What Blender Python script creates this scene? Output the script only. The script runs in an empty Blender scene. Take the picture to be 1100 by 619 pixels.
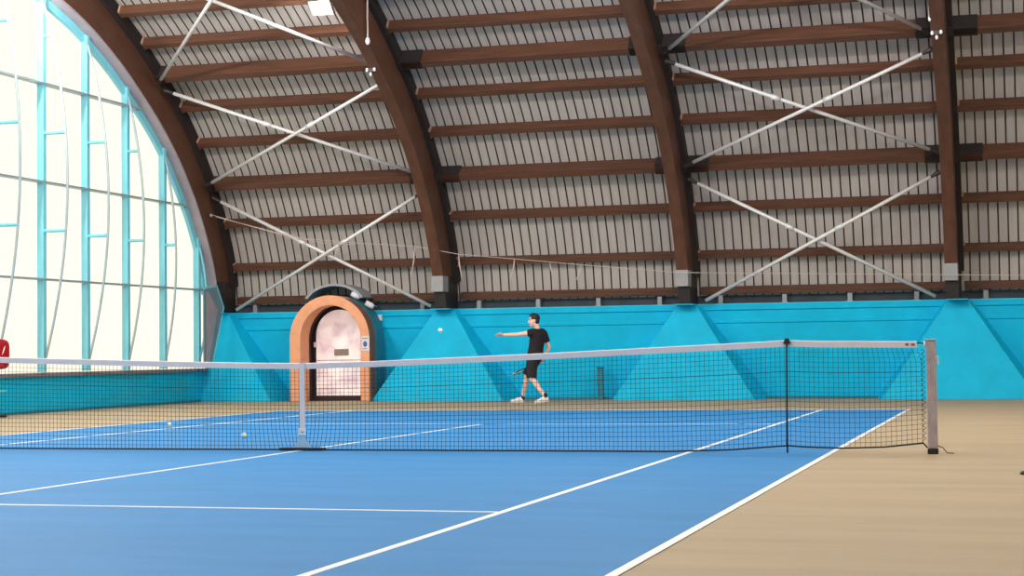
import bpy, bmesh, math, random
import numpy as np
from mathutils import Vector, Matrix
random.seed(7)
rng = np.random.default_rng(7)
C = bpy.context.scene.collection

# ------------------------------------------------------------------ helpers
def lin(c):
    c = c / 255.0
    return c / 12.92 if c <= 0.04045 else ((c + 0.055) / 1.055) ** 2.4

def rgb(r, g, b):
    return (lin(r), lin(g), lin(b), 1.0)

def mat(name, col, rough=0.6, metal=0.0, var=0.0, scale=6.0, stretch=(1, 1, 1), bump=0.0, spec=0.5, coord='Object', detail=4.0, col2=None):
    m = bpy.data.materials.new(name); m.use_nodes = True
    nt = m.node_tree; b = nt.nodes['Principled BSDF']
    b.inputs['Base Color'].default_value = col
    b.inputs['Roughness'].default_value = rough
    b.inputs['Metallic'].default_value = metal
    b.inputs['Specular IOR Level'].default_value = spec
    if var > 0 or bump > 0 or col2:
        tc = nt.nodes.new('ShaderNodeTexCoord'); mp = nt.nodes.new('ShaderNodeMapping')
        mp.inputs['Scale'].default_value = stretch
        nz = nt.nodes.new('ShaderNodeTexNoise')
        nz.inputs['Scale'].default_value = scale; nz.inputs['Detail'].default_value = detail
        nz.inputs['Roughness'].default_value = 0.6
        nt.links.new(tc.outputs[coord], mp.inputs['Vector']); nt.links.new(mp.outputs['Vector'], nz.inputs['Vector'])
        rp = nt.nodes.new('ShaderNodeValToRGB')
        a = [max(0, c * (1 - var)) for c in col[:3]] + [1]; d = [min(1, c * (1 + var)) for c in col[:3]] + [1]
        if col2: a = list(col2); d = list(col)
        rp.color_ramp.elements[0].position = 0.32; rp.color_ramp.elements[1].position = 0.68
        rp.color_ramp.elements[0].color = a; rp.color_ramp.elements[1].color = d
        nt.links.new(nz.outputs['Fac'], rp.inputs['Fac']); nt.links.new(rp.outputs['Color'], b.inputs['Base Color'])
        if bump > 0:
            bp = nt.nodes.new('ShaderNodeBump'); bp.inputs['Strength'].default_value = bump; bp.inputs['Distance'].default_value = 0.01
            nt.links.new(nz.outputs['Fac'], bp.inputs['Height']); nt.links.new(bp.outputs['Normal'], b.inputs['Normal'])
    return m

def emit(name, col, s):
    m = bpy.data.materials.new(name); m.use_nodes = True
    nt = m.node_tree; nt.nodes.remove(nt.nodes['Principled BSDF'])
    e = nt.nodes.new('ShaderNodeEmission'); e.inputs['Color'].default_value = col; e.inputs['Strength'].default_value = s
    nt.links.new(e.outputs[0], nt.nodes['Material Output'].inputs['Surface'])
    return m

class MB:
    """collects shapes, links them as ONE mesh object"""
    def __init__(s): s.v = []; s.f = []; s.mi = []; s.uv = {}
    def add(s, vs, fs, mi=0):
        o = len(s.v); s.v += [tuple(map(float, v)) for v in vs]
        for f in fs: s.f.append(tuple(i + o for i in f)); s.mi.append(mi)
        return s
    def box(s, a, b, mi=0):
        (x0, y0, z0), (x1, y1, z1) = a, b
        vs = [(x0,y0,z0),(x1,y0,z0),(x1,y1,z0),(x0,y1,z0),(x0,y0,z1),(x1,y0,z1),(x1,y1,z1),(x0,y1,z1)]
        return s.add(vs, [(3,2,1,0),(4,5,6,7),(0,1,5,4),(1,2,6,5),(2,3,7,6),(3,0,4,7)], mi)
    def tube(s, pts, r, n=8, mi=0, cap=True):
        pts = [Vector(p) for p in pts]; rs = r if isinstance(r, (list, tuple)) else [r] * len(pts)
        vs = []; fs = []
        up = None
        for i, p in enumerate(pts):
            t = (pts[min(i + 1, len(pts) - 1)] - pts[max(i - 1, 0)]).normalized()
            if up is None: up = Vector((0, 0, 1)) if abs(t.z) < 0.9 else Vector((1, 0, 0))
            a = t.cross(up).normalized(); b = a.cross(t).normalized(); up = b
            for k in range(n):
                q = 2 * math.pi * (k + .5) / n
                vs.append(p + (a * math.cos(q) + b * math.sin(q)) * rs[i])
        for i in range(len(pts) - 1):
            for k in range(n):
                k2 = (k + 1) % n
                fs.append((i*n+k, i*n+k2, (i+1)*n+k2, (i+1)*n+k))
        if cap:
            fs.append(tuple(range(n))[::-1]); fs.append(tuple((len(pts)-1)*n + k for k in range(n)))
        return s.add(vs, fs, mi)
    def loft(s, rings, mi=0, cap=True):
        n = len(rings[0]); vs = [v for r in rings for v in r]; fs = []
        for i in range(len(rings) - 1):
            for k in range(n):
                k2 = (k + 1) % n
                fs.append((i*n+k, i*n+k2, (i+1)*n+k2, (i+1)*n+k))
        if cap:
            fs.append(tuple(range(n))[::-1]); fs.append(tuple((len(rings)-1)*n + k for k in range(n)))
        return s.add(vs, fs, mi)
    def ball(s, c, r, nu=16, nv=10, mi=0, rot=None):
        rx, ry, rz = r if isinstance(r, (tuple, list)) else (r, r, r)
        vs = []
        M = rot or Matrix.Identity(3)
        c = Vector(c)
        vs.append(c + M @ Vector((0, 0, -rz)))
        for j in range(1, nv):
            th = -math.pi/2 + math.pi*j/nv
            for i in range(nu):
                ph = 2*math.pi*i/nu
                vs.append(c + M @ Vector((rx*math.cos(th)*math.cos(ph), ry*math.cos(th)*math.sin(ph), rz*math.sin(th))))
        vs.append(c + M @ Vector((0, 0, rz)))
        fs = []
        for i in range(nu): fs.append((0, 1+(i+1) % nu, 1+i))
        for j in range(nv-2):
            for i in range(nu):
                a = 1+j*nu+i; b = 1+j*nu+(i+1) % nu
                fs.append((a, b, b+nu, a+nu))
        t = len(vs)-1; o = 1+(nv-2)*nu
        for i in range(nu): fs.append((o+i, o+(i+1) % nu, t))
        return s.add(vs, fs, mi)
    def build(s, name, mats, parent=None, smooth=False, origin=None, bevel=0.0):
        me = bpy.data.meshes.new(name)
        o_ = Vector(origin) if origin else Vector((0, 0, 0))
        me.from_pydata([tuple(Vector(v) - o_) for v in s.v], [], s.f); me.update()
        ob = bpy.data.objects.new(name, me); C.objects.link(ob)
        mats = mats if isinstance(mats, (list, tuple)) else [mats]
        for m in mats: me.materials.append(m)
        me.polygons.foreach_set('material_index', s.mi)
        if smooth: me.polygons.foreach_set('use_smooth', [True] * len(me.polygons))
        bm = bmesh.new(); bm.from_mesh(me); bmesh.ops.recalc_face_normals(bm, faces=bm.faces)
        bm.to_mesh(me); bm.free()
        if parent is not None:
            ob.parent = parent
            base = Vector((0, 0, 0)); q = parent
            while q is not None: base += q.location; q = q.parent
            ob.location = o_ - base
        else:
            ob.location = o_
        if bevel:
            bv = ob.modifiers.new('bevel', 'BEVEL'); bv.width = bevel; bv.segments = 2; bv.limit_method = 'ANGLE'
        return ob

def tag(o, label=None, cat=None, group=None, kind=None):
    if label: o['label'] = label
    if cat: o['category'] = cat
    if group: o['group'] = group
    if kind: o['kind'] = kind
    return o

def thing(name, label, cat, loc=(0, 0, 0), group=None):
    o = bpy.data.objects.new(name, None); C.objects.link(o); o.location = loc
    o.empty_display_size = 0.1
    return tag(o, label, cat, group)

def struct_root(name):
    o = bpy.data.objects.new(name, None); C.objects.link(o)
    return tag(o, kind='structure')

# ------------------------------------------------------------------ materials
M = {}
M['blue'] = mat('blue_acrylic_court', rgb(54, 132, 194), 0.62, var=0.06, scale=1.2, stretch=(0.5, 2.0, 1), spec=0.14)
M['tan'] = mat('tan_acrylic_surround', rgb(174, 157, 130), 0.65, var=0.07, scale=0.9, stretch=(0.4, 2.4, 1), spec=0.15)
M['line'] = mat('white_line_paint', rgb(238, 240, 240), 0.5, var=0.03, scale=12)
M['wall'] = mat('turquoise_wall_paint', rgb(8, 184, 226), 0.6, var=0.07, scale=2.5, bump=0.05, spec=0.2)
M['wall_cap'] = mat('turquoise_wall_cap_paint', rgb(16, 190, 228), 0.5, var=0.04, scale=3)
M['sill'] = mat('grey_sill_stone', rgb(128, 116, 124), 0.7, var=0.1, scale=8)
M['glulam'] = mat('glulam_arch_timber', rgb(90, 58, 44), 0.5, var=0.24, scale=3.0, stretch=(9, 0.8, 1), coord='UV', spec=0.35)
M['purlin'] = mat('purlin_timber', rgb(90, 59, 44), 0.55, var=0.28, scale=3.0, stretch=(0.5, 9, 9), spec=0.3)
M['deck'] = mat('roof_deck_board', rgb(176, 168, 163), 0.75, var=0.08, scale=2.2, stretch=(3, 0.4, 0.4))
M['groove'] = mat('roof_deck_groove', rgb(84, 74, 72), 0.85, var=0.2, scale=4)
M['black'] = mat('black_backing', rgb(34, 22, 22), 0.8, var=0.2, scale=5)
M['void'] = mat('dark_flashing', rgb(52, 58, 66), 0.7, var=0.25, scale=3)
M['shoe_grey'] = mat('grey_steel_plate', rgb(150, 150, 152), 0.5, metal=0.2, var=0.06, scale=9)
M['shoe_dark'] = mat('dark_steel_shoe', rgb(46, 40, 40), 0.55, metal=0.2, var=0.15, scale=7)
M['steel'] = mat('galvanised_steel', rgb(226, 224, 224), 0.42, metal=0.25, var=0.06, scale=14)
M['cleat'] = mat('pale_timber_cleat', rgb(168, 130, 108), 0.7, var=0.15, scale=9)
M['cyan'] = mat('cyan_window_paint', rgb(122, 204, 222), 0.45, var=0.04, scale=5)
M['rod'] = mat('grey_painted_rod', rgb(172, 190, 198), 0.45, metal=0.2, var=0.05, scale=9)
M['transom'] = mat('grey_transom_metal', rgb(150, 168, 176), 0.45, metal=0.2, var=0.06, scale=9)
M['lit_soffit_stand_in'] = mat('lit_soffit_and_inset', rgb(166, 154, 162), 0.6, var=0.08, scale=4)
M['panel'] = mat('grey_infill_panel', rgb(112, 138, 150), 0.6, var=0.08, scale=3)
M['terracotta'] = mat('terracotta_render', rgb(232, 164, 124), 0.7, var=0.08, scale=5, bump=0.1)
M['terra_shade'] = mat('terracotta_side_in_shade', rgb(120, 84, 70), 0.8, var=0.2, scale=9, bump=0.2)
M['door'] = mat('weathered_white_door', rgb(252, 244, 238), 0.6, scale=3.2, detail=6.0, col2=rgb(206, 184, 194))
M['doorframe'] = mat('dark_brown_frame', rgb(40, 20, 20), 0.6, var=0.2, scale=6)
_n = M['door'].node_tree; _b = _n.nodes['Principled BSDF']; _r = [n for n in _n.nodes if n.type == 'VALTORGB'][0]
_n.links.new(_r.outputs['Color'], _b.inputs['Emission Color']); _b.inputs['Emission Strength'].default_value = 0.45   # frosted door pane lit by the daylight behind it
M['plate'] = mat('grey_door_plate', rgb(150, 142, 132), 0.5, metal=0.3, var=0.1, scale=30)
M['hood'] = mat('grey_metal_hood', rgb(150, 154, 162), 0.4, metal=0.4, var=0.08, scale=6)
M['white'] = mat('white_plastic', rgb(228, 224, 226), 0.45, var=0.03, scale=10)
M['paper'] = mat('white_notice_paper', rgb(222, 216, 220), 0.8, var=0.03, scale=20)
M['ink'] = mat('blue_notice_ink', rgb(84, 98, 170), 0.8, var=0.1, scale=20)
M['conduit'] = mat('teal_conduit_and_tunnel_shade', rgb(38, 120, 140), 0.5, var=0.1, scale=10)
M['net'] = mat('black_net_twine', rgb(20, 24, 28), 0.8, var=0.2, scale=40)
M['tape'] = mat('white_net_tape', rgb(214, 207, 211), 0.7, var=0.04, scale=9)
M['tape_end'] = mat('red_brown_stitch', rgb(150, 92, 80), 0.8, var=0.1, scale=9)
M['post'] = mat('weathered_post_metal', rgb(168, 154, 156), 0.55, metal=0.15, var=0.14, scale=16, stretch=(1, 1, 0.6))
M['strapfoot'] = mat('faded_strap_webbing', rgb(150, 186, 214), 0.8, var=0.08, scale=20)
M['rubber'] = mat('black_rubber', rgb(24, 20, 20), 0.7, var=0.2, scale=20)
M['ball'] = mat('pale_yellow_felt', rgb(238, 240, 206), 0.9, var=0.06, scale=60)
M['seam'] = mat('white_ball_seam', rgb(240, 240, 232), 0.8, var=0.02, scale=40)
M['red'] = mat('red_moulded_plastic', rgb(178, 22, 42), 0.35, var=0.08, scale=6)
M['paleturq'] = mat('pale_turquoise_rail', rgb(130, 214, 214), 0.5, var=0.05, scale=8)
M['skin'] = mat('skin', rgb(240, 196, 180), 0.5, var=0.05, scale=14)
M['lip'] = mat('lip', rgb(184, 108, 100), 0.5, var=0.05, scale=30)
M['eye'] = mat('eye_dark', rgb(38, 28, 26), 0.3, var=0.1, scale=60)
M['hair'] = mat('dark_brown_hair', rgb(30, 24, 26), 0.6, var=0.3, scale=60, stretch=(1, 1, 0.3), bump=0.4)
M['shirt'] = mat('black_shirt_cotton', rgb(30, 22, 30), 0.85, var=0.2, scale=12)
M['shorts'] = mat('black_shorts_fabric', rgb(26, 22, 30), 0.8, var=0.2, scale=12)
M['shoe'] = mat('white_shoe_leather', rgb(236, 232, 228), 0.5, var=0.04, scale=20)
M['sole'] = mat('pale_shoe_sole', rgb(206, 200, 192), 0.7, var=0.05, scale=20)
M['racket'] = mat('dark_racket_frame', rgb(36, 38, 46), 0.35, var=0.2, scale=20)
M['racket_tip'] = mat('white_racket_bumper', rgb(226, 228, 230), 0.5, var=0.03, scale=20)
M['string'] = mat('pale_racket_string', rgb(190, 196, 198), 0.5, var=0.05, scale=40)
M['lamp_on'] = emit('lamp_lens_lit', (1.0, 0.86, 0.66, 1), 60)
M['lamp_body'] = mat('lamp_housing_metal', rgb(110, 104, 100), 0.5, metal=0.4, var=0.1, scale=9)
M['cord'] = mat('pale_cord', rgb(200, 180, 172), 0.7, var=0.06, scale=40)

# window sheet: clear polycarbonate, slightly milky
pm = bpy.data.materials.new('milky_glazing'); pm.use_nodes = True
nt = pm.node_tree; nt.nodes.remove(nt.nodes['Principled BSDF'])
tr = nt.nodes.new('ShaderNodeBsdfTransparent'); tr.inputs['Color'].default_value = (1.0, 0.985, 0.95, 1)
tl = nt.nodes.new('ShaderNodeBsdfTranslucent'); tl.inputs['Color'].default_value = (0.9, 0.9, 0.86, 1)
nz = nt.nodes.new('ShaderNodeTexNoise'); nz.inputs['Scale'].default_value = 0.8
mr = nt.nodes.new('ShaderNodeMapRange'); mr.inputs['To Min'].default_value = 0.05; mr.inputs['To Max'].default_value = 0.12
mx = nt.nodes.new('ShaderNodeMixShader')
nt.links.new(nz.outputs['Fac'], mr.inputs['Value']); nt.links.new(mr.outputs['Result'], mx.inputs['Fac'])
nt.links.new(tr.outputs[0], mx.inputs[1]); nt.links.new(tl.outputs[0], mx.inputs[2])
nt.links.new(mx.outputs[0], nt.nodes['Material Output'].inputs['Surface'])
M['glaze'] = pm

# ------------------------------------------------------------------ arch profile (Y, Z), from the crown down to the foot
CTRL = np.array([(-4,9.05),(0,9.3),(4,9.05),(8,8.4),(11.33,7.52),(12.28,7.22),(13.36,6.74),(14.1,6.31),(14.87,5.84),(15.6,5.28),
                 (16.1,4.8),(16.77,4.03),(17.27,3.2),(17.53,2.6),(17.65,1.93),(17.7,1.3)])
def spline(P, n=16):
    o = []
    for i in range(1, len(P)-2):
        a, b, c, d = P[i-1:i+3]
        for k in range(n):
            t = k/n; o.append(.5*((2*b)+(-a+c)*t+(2*a-5*b+4*c-d)*t*t+(-a+3*b-3*c+d)*t**3))
    o.append(P[-2]); return np.array(o)
INN = spline(CTRL)
for _ in range(60):
    J = INN.copy(); J[1:-1] = .25*INN[:-2]+.5*INN[1:-1]+.25*INN[2:]; INN = J
TAN = np.gradient(INN, axis=0); TAN /= np.linalg.norm(TAN, axis=1)[:, None]
NOR = np.c_[-TAN[:, 1], TAN[:, 0]]
if NOR[5, 1] < 0: NOR = -NOR
ARC = np.r_[0, np.cumsum(np.linalg.norm(np.diff(INN, axis=0), axis=1))]
def P_at(s, d):
    y = np.interp(s, ARC, INN[:, 0]); z = np.interp(s, ARC, INN[:, 1])
    ny = np.interp(s, ARC, NOR[:, 0]); nz_ = np.interp(s, ARC, NOR[:, 1])
    return np.array([y + ny*d, z + nz_*d]), np.array([ny, nz_])
def z_in(y, d=0.0):
    K = INN + NOR*d
    return float(np.interp(abs(y), K[:, 0], K[:, 1]))

AX = [-9.60, -4.43, 0.73, 5.95]          # arch centre lines
SP = 5.18
XL, XR = -9.80, 21.6                     # gable walls
YB = -18.6
DECK = 0.88

# ------------------------------------------------------------------ floor, court, lines
b = MB(); b.box((XL-0.4, -19.2, -0.25), (XR+0.4, 19.2, 0.0)); tag(b.build('floor', M['tan']), kind='structure')
b = MB(); b.box((-5.485, -11.885, -0.01), (5.485, 11.885, 0.003)); tag(b.build('floor_court', M['blue']), kind='structure')
def line(x0, y0, x1, y1):
    b = MB(); b.box((x0, y0, 0.0), (x1, y1, 0.0055)); tag(b.build('floor_line', M['line']), kind='structure')
for sx in (-1, 1):
    a, c = sorted((sx*5.485, sx*(5.485-0.055))); line(a, -11.885, c, 11.885)
    a, c = sorted((sx*4.115, sx*(4.115-0.055))); line(a, -11.835, c, 11.785)
line(-5.43, 11.785, 5.43, 11.885); line(-5.43, -11.885, 5.43, -11.835)
line(-4.06, 6.35, 4.06, 6.40); line(-4.06, -6.40, 4.06, -6.35)
line(-0.025, -6.35, 0.025, 6.35)

# ------------------------------------------------------------------ far wall with ledge, back wall
def wall_profile(name, sgn):
    pr = [(18.34,0),(18.20,1.52),(18.175,1.54),(18.17,1.59),(18.185,1.61),(18.165,1.78),(18.13,1.80),(18.12,1.90),(18.95,1.90),(18.95,0)]
    b = MB(); b.loft([[(x, sgn*y, z) for y, z in pr] for x in (XL, XR)])
    return tag(b.build(name, M['wall']), kind='structure')
wall_profile('wall_far', 1)
b = MB(); b.box((XL, -18.9, 0), (XR, -18.2, 1.9)); tag(b.build('wall_back', M['wall']), kind='structure')
b = MB(); b.box((XL, 18.112, 1.90), (XR, 18.95, 1.925)); tag(b.build('trim_1', M['wall_cap']), kind='structure')
b = MB(); b.box((XL, 18.10, 0.0), (XR, 18.345, 0.05)); tag(b.build('baseboard_far', M['conduit']), kind='structure')
b = MB(); b.box((XL, 18.52, 1.927), (XR, 18.60, 2.20)); tag(b.build('trim_2', M['void']), kind='structure')

# small grey posts under the lowest purlin
names = ['first', 'second', 'third', 'fourth']
baynm = {0: 'in the window bay', 1: 'in the middle bay', 2: 'in the right braced bay', 3: 'bay at right edge'}
for i in range(4):
    for k, dx in enumerate((0.62, 1.92, 3.22, 4.52)):
        x = AX[i] + dx
        if x > 7.3 or (i == 0 and k in (1, 2)): continue
        t = thing('stub_post', '%s grey stub post from the arch on the wall top, %s' % (names[k], baynm[i]), 'post', (x, 18.45, 1.925), 'stub posts on the wall top')
        MB().box((x-0.045, 18.40, 1.937), (x+0.045, 18.50, 2.10)).build('upright', M['shoe_grey'], t)
        MB().box((x-0.08, 18.36, 1.925), (x+0.08, 18.54, 1.937)).build('foot_plate', M['shoe_grey'], t)

# ------------------------------------------------------------------ roof deck (grooved where it is seen)
def deck():
    b = MB()
    sel = [i for i in range(len(INN)) if INN[i, 0] > 9.5][::2]
    K = INN + NOR*DECK; K = K[sel]; Nn = NOR[sel]
    w = SP/28; x = XL; gx = []
    while x < 9.0:
        gx.append(x); x += w
    g = 0.030
    cols = []                                     # (x, depth, material of the strip to its right)
    for x in gx:
        cols += [(x, 0.0, 0), (x+w-g, 0.0, 1), (x+w-g+0.004, 0.05, 1), (x+w-0.004, 0.05, 1)]
    cols.append((gx[-1]+w, 0.0, 0))
    n = len(K)
    for j, (xx, d, m) in enumerate(cols):
        for i in range(n): b.v.append((xx, K[i, 0]+Nn[i, 0]*d, K[i, 1]+Nn[i, 1]*d))
    for j in range(len(cols)-1):
        for i in range(n-1):
            b.f.append((j*n+i, (j+1)*n+i, (j+1)*n+i+1, j*n+i+1)); b.mi.append(cols[j][2])
    # the rest of the vault
    Kf = INN + NOR*(DECK+0.06)
    ring = [(y, z) for y, z in Kf]; full = [(-y, z) for y, z in ring[::-1]] + ring
    full = full[::4] + [full[-1]]
    xs = (XL-0.3, XR+0.3); m = len(full)
    o = len(b.v)
    for xx in xs:
        for y, z in full: b.v.append((xx, y, z))
    for i in range(m-1):
        b.f.append((o+i, o+m+i, o+m+i+1, o+i+1)); b.mi.append(0)
    ob = b.build('ceiling', [M['deck'], M['groove']])
    return tag(ob, kind='structure')
deck()

# ------------------------------------------------------------------ arches
def uvize(ob, ring_n, nr, length_scale=1.0):
    pass
ORD = ['at the window end', 'second from the window', 'third from the window', 'fourth from the window']
ARCHLAB = ['dark timber roof arch framing the big window, leftmost of the arches',
           'brown timber roof arch coming down right of the orange arched doorway',
           'brown timber roof arch coming down right of the player, above the middle buttress',
           'nearly upright brown timber roof arch above the right net post']
def arch(i):
    x = AX[i]; hw = 0.12
    root = thing('roof_arch', ARCHLAB[i], 'arch', (x, 0, 0), 'timber roof arches')
    K0 = INN; K1 = INN + NOR*(DECK-0.02)
    idx = [k for k in range(len(INN)) if INN[k, 1] > 2.32]
    idx = idx[::2] if idx[::2][-1] == idx[-1] else idx[::2] + [idx[-1]]
    path = [(-1, k) for k in idx[::-1]] + [(1, k) for k in idx[1:]]
    rings = []; uvs = []
    for sg, k in path:
        (y0, z0), (y1, z1) = K0[k], K1[k]
        rings.append([(x-hw, sg*y0, z0), (x+hw, sg*y0, z0), (x+hw, sg*y1, z1), (x-hw, sg*y1, z1)])
        uvs.append(sg*ARC[k])
    b = MB().loft(rings)
    ob = b.build('beam', M['glulam'], root, bevel=0.012)
    # lamination runs along the arch: UV = (across the depth, along the arc)
    me = ob.data; uvl = me.uv_layers.new(name='UVMap'); vv = [0.0, 0.05, 0.9, 0.95]
    for lp in me.loops:
        q = lp.vertex_index; uvl.data[lp.index].uv = (vv[q % 4], uvs[q//4])
    # dark backing strip on the right flank
    rr = []
    for k in idx:
        (y0, z0) = (INN + NOR*0.62)[k]; (y1, z1) = (INN + NOR*(DECK-0.015))[k]
        if y0 < 9: continue
        rr.append([(x+hw, y0, z0), (x+hw+0.10, y0, z0), (x+hw+0.10, y1, z1), (x+hw, y1, z1)])
    MB().loft(rr).build('backing_strip', M['black'], root)
    # steel foot: pale plate wrapped round the end, dark shoe below
    b = MB(); b.box((x-0.135, 17.50, 2.27), (x+0.125, 17.86, 2.60)); b.build('shoe_plate', M['shoe_grey'] if i else M['shoe_dark'], root, bevel=0.008)
    b = MB(); b.loft([[(x-0.11,17.67,1.926),(x+0.14,17.67,1.925),(x+0.14,18.45,1.925),(x-0.11,18.45,1.925)],
                      [(x-0.11,17.60,2.27),(x+0.14,17.60,2.27),(x+0.14,18.45,2.27),(x-0.11,18.45,2.27)]])
    b.box((x-0.13, 17.865, 2.27), (x+0.132, 18.47, 2.60))
    b.build('shoe', M['shoe_dark'], root, bevel=0.008)
for i in range(4): arch(i)

# ------------------------------------------------------------------ purlins
PS = [20.22, 19.60, 18.72, 17.82, 16.86, 15.94, 15.0, 14.1, 13.15, 12.2, 11.2, 10.05]
NUM = ['lowest', 'second', 'third', 'fourth', 'fifth', 'sixth', 'seventh', 'eighth', 'ninth', 'tenth', 'eleventh', 'twelfth']
BAY = ['bay beside the window', 'bay above the player', 'braced bay on the right', 'bay at the right edge']
for i in range(4):
    x0 = AX[i] + 0.225; x1 = (AX[i+1] if i < 3 else AX[3]+SP) - 0.125
    for k, s in enumerate(PS):
        if i in (1, 2) and k > 9: continue
        if i == 3 and k > 8: continue
        major = k in (3, 6, 11)
        h = 0.30 if major else 0.20; w = 0.17 if major else 0.135
        if k == 0: h, w = 0.14, 0.15
        (cy, cz), (ny, nz_) = P_at(s, DECK - h/2 - 0.002)
        ty, tz = -nz_, ny
        big = 'thick' if major else 'slim'
        lab = ('%s brown roof purlin up from the blue wall, %s' % (NUM[k], BAY[i])) if k else 'lowest brown roof purlin along the wall top, %s' % BAY[i]
        root = thing('roof_purlin', lab, 'purlin', (x0, cy, cz), 'timber roof purlins')
        def sec(xx, hh=h, ww=w, o=0.0):
            return [(xx, cy + ny*a*hh/2 + ty*c*ww/2 - ny*o, cz + nz_*a*hh/2 + tz*c*ww/2 - nz_*o) for a, c in ((-1,-1),(1,-1),(1,1),(-1,1))]
        MB().loft([sec(x0), sec(x1)]).build('beam', M['purlin'], root, bevel=0.006)
        if k:
            if major:
                MB().loft([sec(x0-0.10, h*1.0, w+0.05), sec(x0+(0.10 if i == 0 else 0.42), h*1.0, w+0.05)]).build('joint_plate', M['shoe_dark'], root)
                MB().loft([sec(x1-0.30, h*1.0, w+0.05), sec(x1+0.002, h*1.0, w+0.05)]).build('joint_plate', M['shoe_dark'], root)
            else:
                MB().loft([sec(x0-0.10, h*0.8, w+0.06), sec(x0+0.03, h*0.8, w+0.06)]).build('cleat', M['cleat'], root)
                MB().loft([sec(x1-0.03, h*0.8, w+0.06), sec(x1+0.002, h*0.8, w+0.06)]).build('cleat', M['cleat'], root)

# ------------------------------------------------------------------ steel cross braces
def brace(i, sa, sb, fall, lab):
    """rod across bay i; fall: the high end is at the left"""
    xl, xr = AX[i] + 0.40, AX[i+1] - 0.32
    def node(s, xx, out):
        if s is None: return Vector((xx, 18.02 + out*0.9, 1.99))
        (y, z), _ = P_at(s, 0.50 + out); return Vector((xx, y, z))
    hi, lo = (xl, xr) if fall else (xr, xl)
    o = 0.0 if fall else -0.10
    a, c = node(sa, hi, o), node(sb, lo, o)
    d = (c - a).normalized()
    root = thing('brace_rod', lab, 'brace', tuple(a), 'steel cross braces')
    MB().tube([a, c], 0.036, 10).build('rod', M['steel'], root, smooth=True)
    mid = (a + c)/2 - d*0.55
    MB().tube([mid - d*0.09, mid + d*0.09], 0.052, 10).build('coupler', M['steel'], root, smooth=True)
    for e, sg in ((a, -1), (c, 1)):
        if sa is not None and (sb is not None or sg < 0):
            MB().tube([e + d*sg*0.002, e + d*sg*0.20], [0.03, 0.05], 8).build('end_fork', M['shoe_dark'], root)
for i, nm in ((0, 'bay beside the window'), (2, 'braced bay on the right')):
    for lev, sa, sb in (('lower', 18.10, None), ('middle', 15.30, 17.58), ('upper', 9.75, 14.76)):
        for fall in (True, False):
            brace(i, sa, sb, fall, 'silver brace rod falling to the %s, %s cross, %s' % ('right' if fall else 'left', lev, nm))

# ------------------------------------------------------------------ concrete buttresses under the arches
BL = ['turquoise wall buttress in the window corner, left of the orange doorway', 'turquoise wall buttress between the orange doorway and the player',
      'turquoise wall buttress right of the player, behind the net', 'turquoise wall buttress behind the right net post']
for i in range(4):
    x = AX[i] + (0.10 if i == 3 else 0.0)
    root = thing('wall_buttress', BL[i], 'buttress', (x, 18, 0), 'turquoise wall buttresses')
    lo = max(x-1.44, XL) if i == 0 else x-1.44
    lo2 = max(x-1.62, XL) if i == 0 else x-1.62
    b = MB()
    b.loft([[(lo,17.36,0),(x+1.44,17.36,0),(x+1.62,18.34,0),(lo2,18.34,0)],
            [(max(x-0.20, XL),17.95,1.90),(x+0.20,17.95,1.90),(x+0.26,18.18,1.90),(max(x-0.26, XL),18.18,1.90)]])
    b.build('body', M['wall'], root, bevel=0.01)
    b = MB(); b.box((max(x-0.205, XL), 17.64, 1.902), (x+0.205, 18.015, 1.923)); b.build('seat_block', M['wall_cap'], root, bevel=0.01)

# ------------------------------------------------------------------ gable window, left
XW = -9.75
win = struct_root('window_1'); win.location = (XW, 0, 0)
b = MB()
ys = np.linspace(-17.75, 17.75, 143)
for y0, y1 in zip(ys[:-1], ys[1:]):
    z0, z1 = z_in(y0, 0.3), z_in(y1, 0.3)
    b.add([(XW-0.05, y0, 0.70), (XW-0.05, y1, 0.70), (XW-0.05, y1, z1), (XW-0.05, y0, z0)], [(0, 1, 2, 3)])
b.build('glazing', M['glaze'], win)
# cyan frame following the arch, added strip coloured like the soffit in window light
def rim(name, xa, xb, d0, d1, m, ymin=-17.7):
    rg = []
    idx = [k for k in range(len(INN)) if INN[k, 1] > 2.25][::3]
    for sg, k in [(-1, k) for k in idx[::-1]] + [(1, k) for k in idx[1:]]:
        a = (INN + NOR*d0)[k]; c = (INN + NOR*d1)[k]
        rg.append([(xa, sg*a[0], a[1]), (xb, sg*a[0], a[1]), (xb, sg*c[0], c[1]), (xa, sg*c[0], c[1])])
    return MB().loft(rg).build(name, m, win)
rim('frame', XW-0.02, XW+0.06, -0.20, -0.05, M['cyan'])
rim('lit_soffit_stand_in', XW-0.04, -9.47, -0.05, -0.006, M['lit_soffit_stand_in'])
MULL = [17.05 - 1.54*k for k in range(9)]
for k, y in enumerate(MULL):
    zt = z_in(y) - 0.06
    b = MB(); b.box((XW-0.02, y-0.05, 0.74), (XW+0.11, y+0.05, zt)); mo = b.build('mullion', M['cyan'], win); rodm = M['cyan'] if k == 0 else M['rod']
    h = zt - 0.8; dm = min(0.42, 0.0096*h*h) + (0.10 if k == 0 else 0.05)
    pts = []
    for t in np.linspace(0, 1, 25):
        pts.append((XW + 0.10 + dm*4*t*(1-t), y, 0.92 + (h-0.30)*t))
    MB().tube(pts, 0.024, 8).build('bow_rod', rodm, mo, smooth=True)
    for zs in (1.50, 3.28, 5.05, 6.82):
        t = (zs-0.92)/(h-0.30)
        if not 0.12 < t < 0.93: continue
        if zs == 1.5: continue
        MB().tube([(XW+0.10, y, zs), (XW+0.10+dm*4*t*(1-t), y, zs)], 0.032, 8).build('strut', M['cyan'], mo)
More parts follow.
